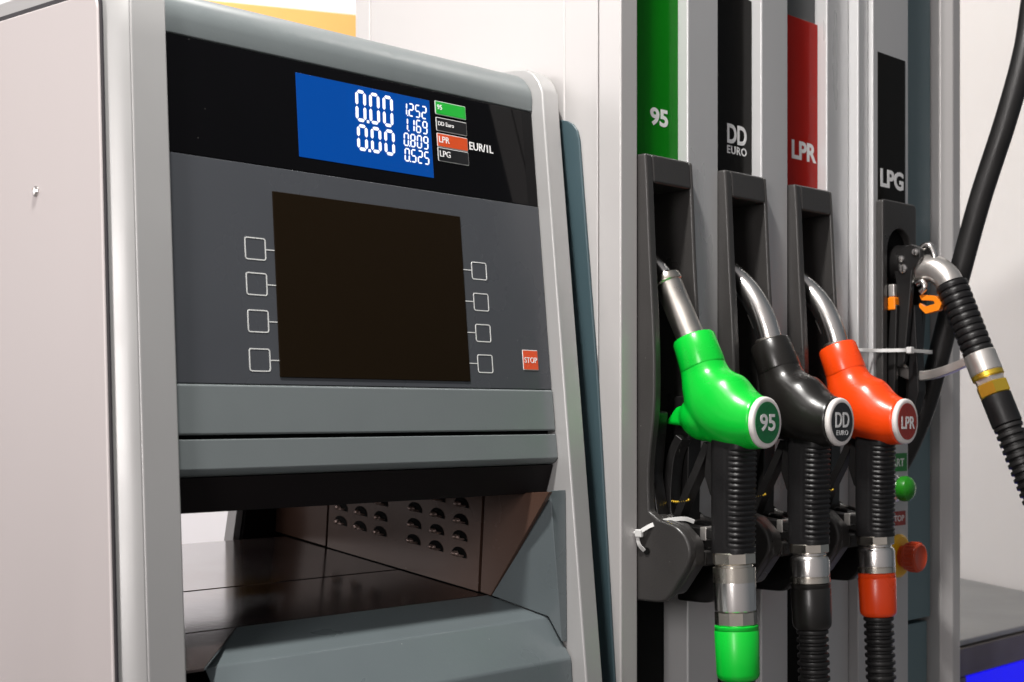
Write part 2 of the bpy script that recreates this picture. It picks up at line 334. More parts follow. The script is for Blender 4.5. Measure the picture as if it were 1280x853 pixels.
# lower fascia turns under into a dark apron
fp = [(Y0 + dpl + TB * -.0236 - .001, -.0236), (Y0 + dpl + TB * -.0505 - .001, -.0505), (1.0925 + .0035, -.0550), (1.1005, -.0575), (1.125, -.0575), (1.125, -.0236)]
b = MB(); b.prism(fp, lambda y, z: Cc(XA + .0028, y, z), lambda y, z: Cc(XB, y, z)); b.build('fascia', M['hood'], cab, .0010, 2)
ap = [(1.0985, -.0580), (1.1075, -.0905), (1.16, -.0905), (1.50, -.075), (1.50, -.05), (1.13, -.0580)]
b = MB(); b.prism(ap, lambda y, z: Cc(XA + .001, y, z), lambda y, z: Cc(XB, y, z)); b.build('apron', M['apron'], cab, .0012)
# display: blue LCD with seven-segment readouts
lcd = slab(-.3812, -.1998, .2560, .3432, dpl + .0002, dpl + .004, M['lcd'], 'lcd_screen', gl, .0003)
SEG = {'0': 'abcdef', '1': 'bc', '2': 'abged', '5': 'afgcd', '6': 'afgedc', '8': 'abcdefg', '9': 'abcdfg'}
def readout(txt, xr, z0, h, wd, pitch, st, slant=.06):
    b = MB(); x = xr; gp = st * .22
    def q(pts): b.prism(pts, lambda px, pz: Cf(px + (pz - z0) * slant, pz, dpl + .0001), lambda px, pz: Cf(px + (pz - z0) * slant, pz, dpl - .0003))
    def hbar(xa, xb, z, c=.5): q([(xa + gp, z), (xa + st * c + gp, z - st / 2), (xb - st * c - gp, z - st / 2), (xb - gp, z), (xb - st * c - gp, z + st / 2), (xa + st * c + gp, z + st / 2)])
    def vbar(xc, za, zb): q([(xc, za + gp), (xc + st / 2, za + st / 2 + gp), (xc + st / 2, zb - st / 2 - gp), (xc, zb - gp), (xc - st / 2, zb - st / 2 - gp), (xc - st / 2, za + st / 2 + gp)])
    for ch in reversed(txt):
        if ch == '.':
            px_ = x + (pitch - wd) * .5; q([(px_ - st * .42, z0), (px_ + st * .42, z0), (px_ + st * .42, z0 + st * .84), (px_ - st * .42, z0 + st * .84)])
            continue
        xa, xb = x - wd + st / 2, x - st / 2; za, zm, zb = z0 + st / 2, z0 + h / 2, z0 + h - st / 2
        s = SEG[ch]
        if 'a' in s: hbar(xa, xb, zb)
        if 'g' in s: hbar(xa, xb, zm)
        if 'd' in s: hbar(xa, xb, za)
        if 'f' in s: vbar(xa, zm, zb)
        if 'b' in s: vbar(xb, zm, zb)
        if 'e' in s: vbar(xa, za, zm)
        if 'c' in s: vbar(xb, za, zm)
        x -= pitch
        last = ch
    return b.build('readout', M['digit'], lcd)
def big(txt, z0, h):                        # "0.00" with the point set after the first digit
    return readout(txt, -.2546, z0, h, .0142, .0186, .0036, .035)
big('0.00', .3040, .0345); big('0.00', .2728, .0285)
for t, z0 in (('1.252', .3205), ('1.169', .3035), ('0.809', .2864), ('0.525', .2694)):
    readout(t, -.2058, z0, .0150, .0074, .0094, .0016, .07)
# price tags beside the LCD
def fr_con(dd): return lambda x, z, t: Cf(x, z, dd - t)
for txt, z0, mt, h, bd in (('95', .3293, 'tag_green', .0058, .012), ('DD Euro', .3106, 'tag_black', .0046, .006), ('LPR', .2926, 'tag_orange', .0070, .006), ('LPG', .2764, 'tag_black', .0070, .006)):
    t = slab(-.1915, -.1450, z0, z0 + .0156, dpl + .0003, dpl + .003, M['keyline'], 'price_tag', gl, .0002, .0012)
    slab(-.1907, -.1458, z0 + .0008, z0 + .0148, dpl - .0001, dpl + .002, M[mt], 'tag_field', t, 0, .0009)
    lettering(txt, fr_con(dpl - .0001), -.1890, z0 + .0086, h, M['white'], t, bd, align='LEFT', thick=.0003)
lettering('EUR/1L', fr_con(dpl + .0007), -.1235, .3003, .0092, M['white'], gl, .012, width=.0372, thick=.0004)
# large dark screen and soft keys
scr = slab(-.4165, -.1648, .0345, .2166, dpl - .0006, dpl + .004, M['screen'], 'display_screen', mem, .0006)
def softkey(x0, z0, x1, z1, side):
    b = MB(); r = .0028; t = .0011
    o, i = rrect(x0, z0, x1, z1, r), rrect(x0 + t, z0 + t, x1 - t, z1 - t, r - t)
    n = len(o); d0, d1 = dpl + .0007, dpl + .0002
    vs = [Cf(x, z, d0) for x, z in o] + [Cf(x, z, d0) for x, z in i] + [Cf(x, z, d1) for x, z in o] + [Cf(x, z, d1) for x, z in i]
    fs = []
    for k in range(n):
        l = (k + 1) % n; fs += [(2 * n + k, 2 * n + l, 3 * n + l, 3 * n + k), (k, l, 2 * n + l, 2 * n + k), (n + k, n + l, 3 * n + l, 3 * n + k)]
    b.add(vs, fs); zc_ = (z0 + z1) / 2
    xa, xb = (x1 - .0003, -.4168) if side > 0 else (-.1645, x0 + .0003)
    b.prism([(xa, zc_ - .0005), (xb, zc_ - .0005), (xb, zc_ + .0005), (xa, zc_ + .0005)], lambda x, z: Cf(x, z, d0), lambda x, z: Cf(x, z, d1))
    b.build('soft_key', M['keyline'], mem)
for z0, z1 in ((.1465, .1685), (.1122, .1343), (.0766, .0984), (.0394, .0615)): softkey(-.4512, z0, -.4268, z1, 1)
for z0, z1 in ((.1475, .1675), (.1126, .1326), (.0782, .0981), (.0441, .0645)): softkey(-.1518, z0, -.1284, z1, -1)
st = slab(-.0804, -.0556, .0488, .0718, dpl + .0001, dpl + .003, M['keyline'], 'stop_key', mem, .0003, .001)
slab(-.0796, -.0564, .0496, .0710, dpl - .0003, dpl + .002, M['stop'], 'key_face', st, 0, .0006)
lettering('STOP', fr_con(dpl - .0003), -.0680, .0602, .0064, M['white'], st, .004, width=.0205, thick=.0003)
# recess: louvred inner wall, shelf, sill, gussets
XW = -.070
def zs(y): return -.2070 + (y - 1.173) * .116
def wallp(y0, y1, name, m, mi=None):
    b = MB(); b.prism([(y0, zs(y0) + .0012), (y1, zs(y1) + .0012), (y1, -.055), (y0, -.055)], lambda y, z: Cc(XW, y, z), lambda y, z: Cc(XW + .02, y, z))
    return b
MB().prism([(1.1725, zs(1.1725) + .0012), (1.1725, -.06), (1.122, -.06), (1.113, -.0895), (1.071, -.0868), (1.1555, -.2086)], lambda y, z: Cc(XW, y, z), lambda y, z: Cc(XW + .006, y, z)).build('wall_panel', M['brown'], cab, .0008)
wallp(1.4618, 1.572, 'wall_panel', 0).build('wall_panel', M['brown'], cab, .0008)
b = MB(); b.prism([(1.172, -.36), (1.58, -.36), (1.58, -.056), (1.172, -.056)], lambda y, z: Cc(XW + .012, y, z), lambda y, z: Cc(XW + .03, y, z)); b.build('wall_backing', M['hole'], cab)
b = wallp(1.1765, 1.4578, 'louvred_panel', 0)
def louvre(yc, zc_):                        # a pressed scoop: raised lip on the rear side, dark mouth to the front
    n = 16; wd, h = .0128, .0112
    rim = [(yc + wd * math.cos(math.pi * k / n), zc_ - .0045 - .0016 * (1 - math.cos(math.pi * k / n)) + h * math.sin(math.pi * k / n) ** .8) for k in range(n + 1)]
    vs = [Cc(XW - .0005, y, z) for y, z in rim]
    b.add(vs, [tuple(range(n + 1))], 1)
    # raised rim over the top and the pressed lip at the rear lower side
    b.ball(Cc(XW - .0003, yc + .0064, zc_ - .0028), (.0040, .0062, .0031), 14, 2)
    b.ball(Cc(XW - .0003, yc + .0000, zc_ - .0050), (.0028, .0085, .0015), 12, 2)
for c in range(3):
    for r_ in range(5): louvre(1.2913 - .0405 * c, -.1561 - .0050 * c + .0197 * r_ * .985 + .0045)
for c in range(3):
    for r_ in range(4): louvre(1.4325 - .0390 * c, -.1410 - .0044 * c + .0186 * r_ + .0045)
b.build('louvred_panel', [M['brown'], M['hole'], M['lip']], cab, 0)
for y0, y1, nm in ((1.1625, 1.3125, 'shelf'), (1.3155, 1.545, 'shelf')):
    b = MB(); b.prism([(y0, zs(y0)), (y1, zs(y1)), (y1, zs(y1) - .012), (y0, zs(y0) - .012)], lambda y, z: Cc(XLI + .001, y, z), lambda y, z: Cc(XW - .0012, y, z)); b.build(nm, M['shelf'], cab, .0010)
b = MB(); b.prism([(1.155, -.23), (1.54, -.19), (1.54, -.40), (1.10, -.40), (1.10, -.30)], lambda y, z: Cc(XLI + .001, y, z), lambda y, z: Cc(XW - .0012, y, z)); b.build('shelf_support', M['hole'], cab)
XS0, XS1 = -.4127, -.4931                   # mitred left end of the sill
s_t, s_c = (1.1605, zs(1.1605)), (1.0925, -.2290)
b = MB()
top = [Cc(XS0, *s_t), Cc(XW, *s_t), Cc(-.0395, *s_c), Cc(XS1, *s_c)]
low = [Cc(XS1 + .004, 1.0580, -.2720), Cc(-.0365, 1.0580, -.2720)]
foot = [Cc(XS1 + .004, 1.0470, -.36), Cc(-.0365, 1.0470, -.36), Cc(XS1 + .004, 1.0470, ZB), Cc(-.0365, 1.0470, ZB)]
b.add(top + low + foot, [(0, 1, 2, 3), (3, 2, 5, 4), (4, 5, 7, 6), (6, 7, 9, 8)]); b.build('sill', M['sill'], cab, .0024, 3)
b = MB(); b.prism([(XLI + .001, 1.1605), (XS0 - .001, 1.1605), (-.5190, 1.0545), (XLI + .001, 1.0545)], lambda x, y: Cc(x, y, zs(y)), lambda x, y: Cc(x, y, zs(y) - .003)); b.build('shelf_corner', M['shelf'], cab, .0006)
# gusset closing the recess against the right post
b = MB(); ga, gb, gc, gd = (-.0610, 1.0780, -.0858), (-.0700, 1.1610, -.2070), (-.0440, 1.0885, -.2282), (-.0440, 1.0660, -.2540)
f0 = [Cc(*ga), Cc(*gb), Cc(*gc), Cc(*gd)]; f1 = [Cc(-.0352, p[1] + .0, p[2]) for p in (ga, gb, gc, gd)]
b.add(f0 + f1, [(0, 1, 2, 3), (4, 5, 6, 7), (0, 1, 5, 4), (1, 2, 6, 5), (2, 3, 7, 6), (3, 0, 4, 7)]); b.build('gusset', M['sill'], cab, .0008)
# far side: the opposite post edge seen through the recess, rear body
b = MB(); b.prism([(1.573, -.36), (1.583, -.36), (1.585, -.04), (1.575, -.04)], lambda y, z: Cc(-.1165 + .10 * (z + .12), y, z), lambda y, z: Cc(-.05, y, z)); b.build('rear_post', M['apron'], cab, .001)
b = MB(); b.prism([(1.578, -.36), (1.60, -.36), (1.60, -.04), (1.580, -.04)], lambda y, z: Cc(-.1275 + .10 * (z + .12), y, z), lambda y, z: Cc(-.1170 + .10 * (z + .12), y, z)); b.build('rear_trim', M['silver'], cab, .001)
b = MB(); b.prism([(1.15, -.05), (1.52, -.05), (1.52, .33), (1.19, .33)], lambda y, z: Cc(XLI + .001, y, z), lambda y, z: Cc(XB, y, z)); b.build('console_body', M['hole'], cab)

# ================================================================== HOSE COLUMN
ZB = -H0
colm = thing('hose_column', 'tall silver fuel hose column with coloured grade strips and nozzle holsters', 'fuel pump', (XP + .4, YP + .23, 0))
ZT = .95
def Pp(x, d, z): return P(x, d, z)
MB().box(P, (0, -.437, ZB), (.785, -.085, ZT)).build('column_body', M['column'], colm, .003, 3)
MB().box(P, (.0006, -.47, ZB), (.78, -.4385, ZT)).build('rear_strip', M['column'], colm, .003, 3)
MB().box(P, (0, -.0848, ZB), (.012, -.0345, ZT)).build('side_plate', M['column'], colm, .0012, 3)
MB().box(P, (.012, -.0848, ZB), (.78, -.0605, ZT)).build('channel_back', M['hole'], colm)
fins = [(0.0, .0300), (.1237, .1843), (.2759, .3354), (.4291, .4835)]
for i, (xa, xb) in enumerate(fins):
    bb = MB().box(P, (xa, -.0600 if i else -.0334, ZB), (xb, 0, ZT))
    bb.build('fin', M['fin'] if i else M['column'], colm, .0024, 3)
    if i == 0: MB().box(P, (.014, -.0604, ZB), (.0298, -.034, ZT)).build('fin_web', M['fin'], colm)
# LPG module steps out to the right
MB().box(P, (.4842, -.0604, ZB), (.5105, .0145, ZT)).build('module_edge', M['fin'], colm, .0024, 3)
MB().box(P, (.5117, -.0604, ZB), (.6085, .021, ZT)).build('module_front', M['fin'], colm, .0022, 3)
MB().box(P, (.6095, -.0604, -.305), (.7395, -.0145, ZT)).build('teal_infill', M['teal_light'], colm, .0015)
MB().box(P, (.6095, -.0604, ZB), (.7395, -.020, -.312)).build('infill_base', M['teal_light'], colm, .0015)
b = MB(); b.prism([(.7418, -.0604), (.7418, .0005), (.7600, .0115), (.7835, .0115), (.7835, -.0604)], lambda x, d: P(x, d, ZB), lambda x, d: P(x, d, ZT)); b.build('side_post', M['column'], colm, .0022, 3)
for x, z, r in ((0, 0, 0),):
    for dd, zz, rr in ((-.1715, .5270, .0075), (-.248, .5510, .0075)):
        MB().lathe([(rr, 0), (rr, .0008), (rr * .8, .0016)], P(0, dd, zz), (-1, 0, 0), 24).build('cap', M['white'], colm)
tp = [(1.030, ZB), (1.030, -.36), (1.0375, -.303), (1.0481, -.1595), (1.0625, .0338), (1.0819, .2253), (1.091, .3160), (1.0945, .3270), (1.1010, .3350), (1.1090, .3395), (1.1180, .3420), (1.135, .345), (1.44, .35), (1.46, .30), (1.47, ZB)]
b = MB(); b.prism(tp, lambda y, z: Vector((XP - .0040, y, H0 + z)), lambda y, z: Vector((XP - .0003, y, H0 + z))); b.build('shadow_plate', M['teal'], colm, .0015, 3)  # added plate, cut and coloured as the cabinet's shadow on the column
# grade strips in the channels
def strip(x0, x1, z0, z1, m, d0=-.0145):
    return MB().box(P, (x0 + .0006, d0 - .004, z0), (x1 - .0006, d0, z1)).build('grade_strip', m, colm, .0004)
def fr_col(dd): return lambda x, z, t: P(x, dd + t, z)
ch = [(.0300, .1237), (.1843, .2759), (.3354, .4291)]
for i, (xa, xb) in enumerate(ch):
    MB().box(P, (xa + .0003, -.0600, ZB), (xb - .0003, -.0360, -.201)).build('channel_liner', M['hole'], colm)
    MB().box(P, (xa + .0003, -.0600, .2800), (xb - .0003, -.0190, ZT)).build('channel_liner', M['slate'], colm)
    z1 = .5235
    s = strip(xa, xb, .2640, z1, M[('label_green', 'label_black', 'label_red')[i]])
    cx = (.0872, .2432, .3955)[i]
    if i == 0: lettering('95', fr_col(-.0145), cx, .3479, .0212, M['white'], s, .034, width=.0335)
    if i == 1:
        lettering('DD', fr_col(-.0145), cx, .3491, .0242, M['white'], s, .030, width=.0415)
        lettering('EURO', fr_col(-.0145), cx, .3292, .0102, M['white'], s, .022, width=.0415, space=1.12)
    if i == 2: lettering('LPR', fr_col(-.0145), cx, .3485, .0248, M['white'], s, .034, width=.0590)
s = MB().box(P, (.5236, .0205, .28), (.5985, .0216, .4985)).build('grade_strip', M['label_black'], colm, .0002)
lettering('LPG', fr_col(.0216), .5618, .3262, .0258, M['white'], s, .034, width=.0630)
# start / stop controls on the LPG module
s = MB().box(P, (.532, .0205, -.0815), (.6035, .0218, -.0560)).build('start_sign', M['sign_green'], colm, .0003)
lettering('START', fr_col(.0218), .5690, -.0690, .0115, M['white'], s, .022, width=.052)
s = MB().box(P, (.555, .0205, -.1575), (.5995, .0218, -.1375)).build('stop_sign', M['badge_red'], colm, .0003)
lettering('STOP', fr_col(.0218), .5780, -.1475, .0085, M['white'], s, .02, width=.034)
s = MB().lathe([(.0185, 0), (.0185, .004), (.0150, .008), (.0135, .008)], P(.5700, .0205, -.1050), (0, -1, 0), 28).build('start_button', M['steel'], colm)
MB().lathe([(.0148, .0085), (.0175, .012), (.0180, .0175), (.0165, .023), (.0115, .0275), (.004, .0293)], P(.5700, .0205, -.1050), (0, -1, 0), 28).build('button_cap', M['button_green'], s)
s = MB().lathe([(.0305, 0), (.0305, .0035), (.0265, .0065), (.0165, .0070)], P(.5790, .0205, -.2000), (0, -1, 0), 36).build('emergency_stop', M['yellow'], colm)
pr = [(.0150, .0065), (.0150, .012), (.0195, .0155), (.0200, .0205), (.0200, .0330), (.0188, .0355), (.0168, .0362), (.0150, .0352), (.003, .0352)]
b = MB(); b.lathe(pr, P(.5790, .0205, -.2000), (0, -1, 0), 36)
for k in range(22):
    a = 2 * math.pi * k / 22; c = P(.5790 + .0200 * math.cos(a), .0205 + .0265, -.2000 + .0200 * math.sin(a))
    b.tube([c + Vector((0, .006, 0)), c + Vector((0, -.006, 0))], .0014, 6)
b.build('stop_knob', M['button_red'], s)

# ---- nozzle holsters (one per channel)
def holster(dx):
    F = lambda x, d, z: P(dx + x, d, z)
    fe = [(.0105, .2960), (.0130, .26), (.0172, .1770), (.0215, .11), (.0238, .0510), (.0225, .0009), (.0165, -.045), (.0145, -.0749), (.0158, -.1109)]
    lobe = [(.028, -.119), (.052, -.1255), (.0675, -.1375), (.0735, -.1530), (.0700, -.1690), (.0560, -.1900), (.0440, -.2060), (.0330, -.2125), (.0080, -.2135), (-.0100, -.2135)]
    fe2 = [tuple(q) for q in catmull([Vector((a, b_, 0)) for a, b_ in fe], 4)]; fe2 = [(a[0], a[1]) for a in fe2]
    lo2 = [(q[0], q[1]) for q in catmull([Vector((a, b_, 0)) for a, b_ in lobe], 4)]
    side = fe2 + lo2 + [(-.0450, -.2100), (-.0450, .2700), (-.0140, .2720), (-.0140, .2960)]
    b = MB()
    for xa, xb in ((.0308, .0440), (.1130, .1195)):
        b.prism(side, lambda d, z: F(xa, d, z), lambda d, z: F(xb, d, z))
    # cross head above the mouth, slanting ceiling and back
    head = [(.0105, .2962), (.0127, .2630), (-.0445, .2630), (-.0445, .2700), (-.0138, .2720), (-.0138, .2962)]
    b.prism(head, lambda d, z: F(.0432, d, z), lambda d, z: F(.1138, d, z))
    o = b.build('nozzle_holster', M['holster'], colm, .0034, 4)
    b = MB(); b.box(F, (.0325, -.0480, -.20), (.1228, -.0460, .28)); b.build('holster_back', M['holster_in'], o)
    # broad inner web of the left cheek, lower tongue and lock tab
    b = MB(); b.prism(fillet([(.0175, .0030), (-.009, .0030), (-.009, -.175), (.0560, -.175), (.0580, -.150), (.0185, -.118), (.0100, -.070)], [.004, 0, 0, .01, .012, .01, .02], 4), lambda d, z: F(.0440, d, z), lambda d, z: F(.0640, d, z)); b.build('cheek_web', M['black_plastic'], o, .0015)
    b = MB(); b.prism(fillet([(.030, .02), (.006, .02), (.004, -.13), (.026, -.13)], .006, 4), lambda d, z: F(.0880, d, z), lambda d, z: F(.1120, d, z)); b.build('cheek_web', M['black_plastic'], o, .0015)
    b = MB(); b.box(F, (.064, .0450, -.1720), (.1130, .0700, -.1540)); b.build('lock_tab', M['holster'], o, .003)
    b = MB(); b.prism(fillet([(.0180, -.1150), (.050, -.1240), (.0725, -.1440), (.0735, -.1680), (.0470, -.2030), (.0080, -.2115), (-.0150, -.2100), (-.0150, -.12)], [.01, .01, .012, .012, .012, .01, 0, 0], 5), lambda d, z: F(.0400, d, z), lambda d, z: F(.0600, d, z)); b.build('cheek_lobe', M['holster'], o, .003, 3)
    # lobe of the right cheek sits a little lower
    b = MB(); b.prism([(d + .012, z - .006) for d, z in lo2] + [(.0, -.20), (.0, -.12)], lambda d, z: F(.100, d, z), lambda d, z: F(.1125, d, z)); b.build('cheek_lobe', M['black_plastic'], o, .003)
    # eye for the seal, wire hook and brass chain
    MB().lathe([(.0042, 0), (.0042, .0006)], F(.0300, .0330 - .020, -.1560), (-1, 0, 0), 20).build('seal_eye', M['hole'], o)
    hk = [F(.058, .0135 + .016 * math.cos(R(a)) * .55 + .012, -.1235 + .0075 * math.sin(R(a))) for a in range(60, 301, 20)]
    MB().tube(hk, .0014, 8).build('wire_hook', M['steel'], o)
    b = MB(); p0, p1 = F(.070, .0180, -.1010), F(.070, .0420, -.0985)
    for k in range(9):
        q = p0.lerp(p1, k / 8); b.ball(q + Vector((0, 0, -.0016 * math.sin(math.pi * k / 8))), (.0017, .0017, .0017), 8)
    b.build('bead_chain', M['brass'], o)
    return o
for i in range(3): holster(.1527 * i)
# LPG holster: arched mouth
F = lambda x, d, z: P(x, d, z)
inner = arc(.5640, .2230, .0335, 0, 180, 16)
pl = [(.5975, -.005)] + inner + [(.5305, -.005), (.5180, -.005)] + fillet([(.5180, .20), (.5180, .2945), (.6105, .2945), (.6105, .20)], [0, .006, .009, 0], 5)[1:-1] + [(.6105, -.005)]
b = MB(); b.prism(pl, lambda x, z: F(x, .0215, z), lambda x, z: F(x, .0325, z)); lh = b.build('nozzle_holster', M['holster'], colm, .0022, 3)
MB().box(P, (.530, .0212, .0), (.598, .0222, .26)).build('holster_back', M['hole'], lh)

# ================================================================== NOZZLES
def catm2(st, n=5):
    v = catmull([Vector(s[:3]) for s in st], n); w2 = catmull([Vector(s[3:6]) for s in st], n)
    return [tuple(a) + tuple(b_) for a, b_ in zip(v, w2)]
def nozzle(k, boot, badge_m, txt, label, vapour=False):
    dx = .0765 + .1527 * k
    F = lambda x, d, z: P(dx + x, d, z)
    root = thing('fuel_nozzle', label, 'fuel nozzle', F(0, .1035, -.09), 'fuel nozzles hanging in the column holsters')
    ex = Vector((1, 0, 0))
    def ring(d, z, h, wd, tx, tz, n=32, pw=2.0):
        t = Vector((0, -tx, tz)).normalized(); v = ex.cross(t).normalized(); c = F(0, d, z)
        out = []
        for i in range(n):
            a = 2 * math.pi * i / n; ca, sa = math.cos(a), math.sin(a)
            out.append(c + ex * (wd * math.copysign(abs(ca) ** (2 / pw), ca)) + v * (h * math.copysign(abs(sa) ** (2 / pw), sa)))
        return out
    # boot: collar and swelling body
    b = MB()
    sts = [(.0490, .0740, 0, .0240, .0240, 0), (.0585, .0490, 0, .0262, .0258, 0), (.0650, .0335, 0, .0315, .0290, 0), (.0765, .0170, 0, .0395, .0330, 0), (.0920, .0035, 0, .0395, .0340, 0), (.1090, -.0050, 0, .0355, .0325, 0), (.1260, -.0088, 0, .0312, .0302, 0), (.1385, -.0100, 0, .0286, .0282, 0)]
    S = catm2(sts, 5); rings = []
    for i, s_ in enumerate(S):
        a_, c_ = S[max(i - 1, 0)], S[min(i + 1, len(S) - 1)]
        q = i / (len(S) - 1); tx, tz = c_[0] - a_[0], c_[1] - a_[1]
        if q > .8: tz *= (1 - q) / .2
        rings.append(ring(s_[0], s_[1], s_[3], s_[4], tx, tz, 32, 2.15))
    b.loft(rings)
    b.ball(F(0, .0650, -.0030), (.0270, .0370, .0290), 28)
    b.ball(F(0, .0880, -.0130), (.0270, .0380, .0230), 28)
    b.prism(fillet([(.0062, -.0120), (.0240, .0080), (.0440, .0110), (.0480, -.0160)], [.002, .006, .004, .004], 4), lambda d, z: F(-.0075, d, z), lambda d, z: F(.0075, d, z))
    def md(o):
        r = o.modifiers.new('remesh', 'REMESH'); r.mode = 'VOXEL'; r.voxel_size = .0019; r.use_smooth_shade = True
        s_ = o.modifiers.new('smooth', 'SMOOTH'); s_.factor = .5; s_.iterations = 9
    body = b.build('body', M[boot], root, mods=md)
    b = MB(); b.loft([ring(.0435 + .0150 * q, .0870 - .0370 * q, r_, r_, .376, -.927, 36) for q, r_ in ((0, .0200), (.02, .0232), (.08, .0246), (.5, .0254), (.92, .0264), (.97, .0260), (1.0, .0250))]); b.build('collar', M[boot], root)
    # badge
    bd = MB().lathe([(.0262, -.001), (.0283, .0006), (.0286, .0030), (.0278, .0056), (.0262, .0064), (.0225, .0060)], F(0, .1380, -.0100), (0, -1, 0), 48).build('badge', M['badge'], root, 0, sharp=50)
    MB().lathe([(.0228, .0), (.0228, .0067)], F(0, .1380, -.0100), (0, -1, 0), 48).build('badge_field', M[badge_m], bd)
    fb = lambda x, z, t: F(x, .1448 + t, z - .0100)
    if txt == 'DD':
        lettering('DD', fb, 0, .0025, .0178, M['white'], bd, .016, width=.0300); lettering('EURO', fb, 0, -.0125, .0058, M['white'], bd, .0, width=.0250, space=1.1)
    elif txt == '95': lettering('95', fb, 0, .0, .0190, M['white'], bd, .020, width=.0290)
    else: lettering(txt, fb, .001, -.0015, .0155, M['white'], bd, .018, width=.0325)
    # spout
    b = MB()
    if vapour:
        pts = [F(0, d, z) for d, z in ((.0465, .075), (.0268, .1123), (.0075, .1500))]; b.tube(catmull(pts, 6), .0163, 28); sp_ = b.build('vapour_sleeve', M['satin'], root)
        c0, c1 = F(0, .0082, .1486), F(0, .0022, .1600); MB().lathe([(.0160, 0), (.0183, .0015), (.0186, .006), (.0176, .0100), (.0140, .0128)], c0, c1 - c0, 30).build('ferrule', M['nickel'], sp_)
        b = MB(); b.tube(catmull([F(0, d, z) for d, z in ((.0040, .157), (-.0110, .1715), (-.0340, .1900))], 5), .0108, 24); b.build('spout', M['steel'], root)
    else:
        pts = [F(0, d, z) for d, z in ((.0478, .070), (.0410, .0990), (.0290, .1265), (.0115, .1510), (-.0100, .1710), (-.0320, .1880))]; b.tube(catmull(pts, 8), [.0150] * 41, 28); sp_ = b.build('spout', M['steel'], root)
        c0 = F(0, .0445, .0865); MB().lathe([(.0170, -.004), (.0178, 0), (.0178, .003), (.0158, .005)], c0, (0, .18, .98), 28).build('spout_ring', M['satin'], sp_)
        MB().tube([F(-.002, .0235, .1050), F(-.002, .0150, .1220)], .0024, 8).build('spout_spring', M['alu'], sp_)
    # grip with ribs on the front
    b = MB(); N, NZ = 72, 132
    rings = []
    for j in range(NZ + 1):
        q = j / NZ; z = -.0250 - .1300 * q; cd = .1000 - .0005 * q
        hw, hd = .0203 + .0005 * math.sin(math.pi * q), .0228 - .0012 * q
        r = []
        for i in range(N):
            a = 2 * math.pi * i / N; ca, sa = math.cos(a), math.sin(a); p_ = 3.6
            k_ = (abs(ca) ** p_ + abs(sa) ** p_) ** (-1 / p_)
            f = max(0, min(1, ((sa + ca) * .707 + .42) * 14)) * max(0, min(1, (q - .10) * 25)) * max(0, min(1, (.965 - q) * 30))    # sa = 1 faces front
            ph = (z / .0060) % 1.0; g_ = .0015 * f * (1 if ph < .26 else max(0, 1 - (ph - .26) * 10) if ph < .5 else max(0, (ph - .9) * 10))
            seam = .0006 if abs((sa + ca) * .707 + .55) < .05 and .1 < q < .95 else 0
            r.append(F(ca * k_ * (hw - g_ - seam), cd + sa * k_ * (hd - g_), z))
        rings.append(r)
    b.loft(rings); gr = b.build('grip', M['rubber'], root, 0, sharp=60)
    b = MB(); b.prism(fillet([(.0850, -.028), (.0700, -.030), (.0660, -.0700), (.0740, -.0920), (.0850, -.0980)], .006, 4), lambda d, z: F(-.0100, d, z), lambda d, z: F(.0100, d, z)); b.build('trigger_pivot', M['black_plastic'], root, .003, 3)
    # trigger lever and guard
    def bar(pts, wx, th, name, m, par):
        c = catmull([Vector((d, z, 0)) for d, z in pts], 6); b = MB(); rs = []
        for i, q in enumerate(c):
            t = (c[min(i + 1, len(c) - 1)] - c[max(i - 1, 0)]).normalized(); nn = Vector((-t.y, t.x, 0)) * th / 2
            rs.append([F(-wx, q.x + nn.x, q.y + nn.y), F(wx, q.x + nn.x, q.y + nn.y), F(wx, q.x - nn.x, q.y - nn.y), F(-wx, q.x - nn.x, q.y - nn.y)])
        b.loft(rs); return b.build(name, m, par, .0012)
    bar([(.0680, -.0340), (.0530, -.0640), (.0390, -.0900), (.0270, -.1150), (.0240, -.1260)], .0080, .0100, 'trigger', M['black_plastic'], root)
    gd_ = bar([(.0300, -.0270), (.0180, -.0500), (.0130, -.0950), (.0160, -.1220), (.0300, -.1310), (.0560, -.1345), (.0780, -.1360)], .0095, .0110, 'trigger_guard', M['black_plastic'], root)
    MB().box(F, (-.0100, .0600, -.1435), (.0100, .0690, -.1280)).build('guard_clip', M['alu'], gd_, .0012)
    # coupling, sleeve and hose
    hx, cz = .1015, 1.0
    A_ = lambda z: F(0, .0995 + (-.155 - z) * .045, z)
    ax = (A_(-.30) - A_(-.155))
    def L(prof, name, m, par, n=36, sharp=32): return MB().lathe([(r, h) for r, h in prof], A_(-.1545), ax, n).build(name, m, par, 0, sharp=sharp)
    if vapour:
        cp = L([(.0225, 0), (.0243, .0015), (.0243, .0122), (.0225, .0135)], 'coupling', M['nickel'], root, 8)
        L([(.0210, .0125), (.0210, .0160), (.0238, .0165), (.0238, .0330), (.0225, .0335)], 'coupling_ring', M['nickel'], cp)
        L([(.0234, .0330), (.0236, .0345), (.0236, .0640), (.0222, .0655)], 'swivel', M['steel'], cp)
        L([(.0215, .0650), (.0236, .0662), (.0236, .0795), (.0222, .0810)], 'lock_nut', M['nickel'], cp, 10)
        s0, s1, rs = .0805, .1420, .0243
    else:
        cp = L([(.0215, 0), (.0232, .0015), (.0232, .0105), (.0215, .0118)], 'coupling', M['nickel'], root, 8)
        L([(.0195, .0115), (.0195, .0140), (.0222, .0165), (.0234, .0200), (.0234, .0385), (.0222, .0400)], 'swivel', M['steel'], cp)
        L([(.0225, .0395), (.0236, .0402), (.0236, .0465), (.0225, .0475)], 'lock_nut', M['nickel'], cp, 16)
        s0, s1, rs = .0472, .1025, .0234
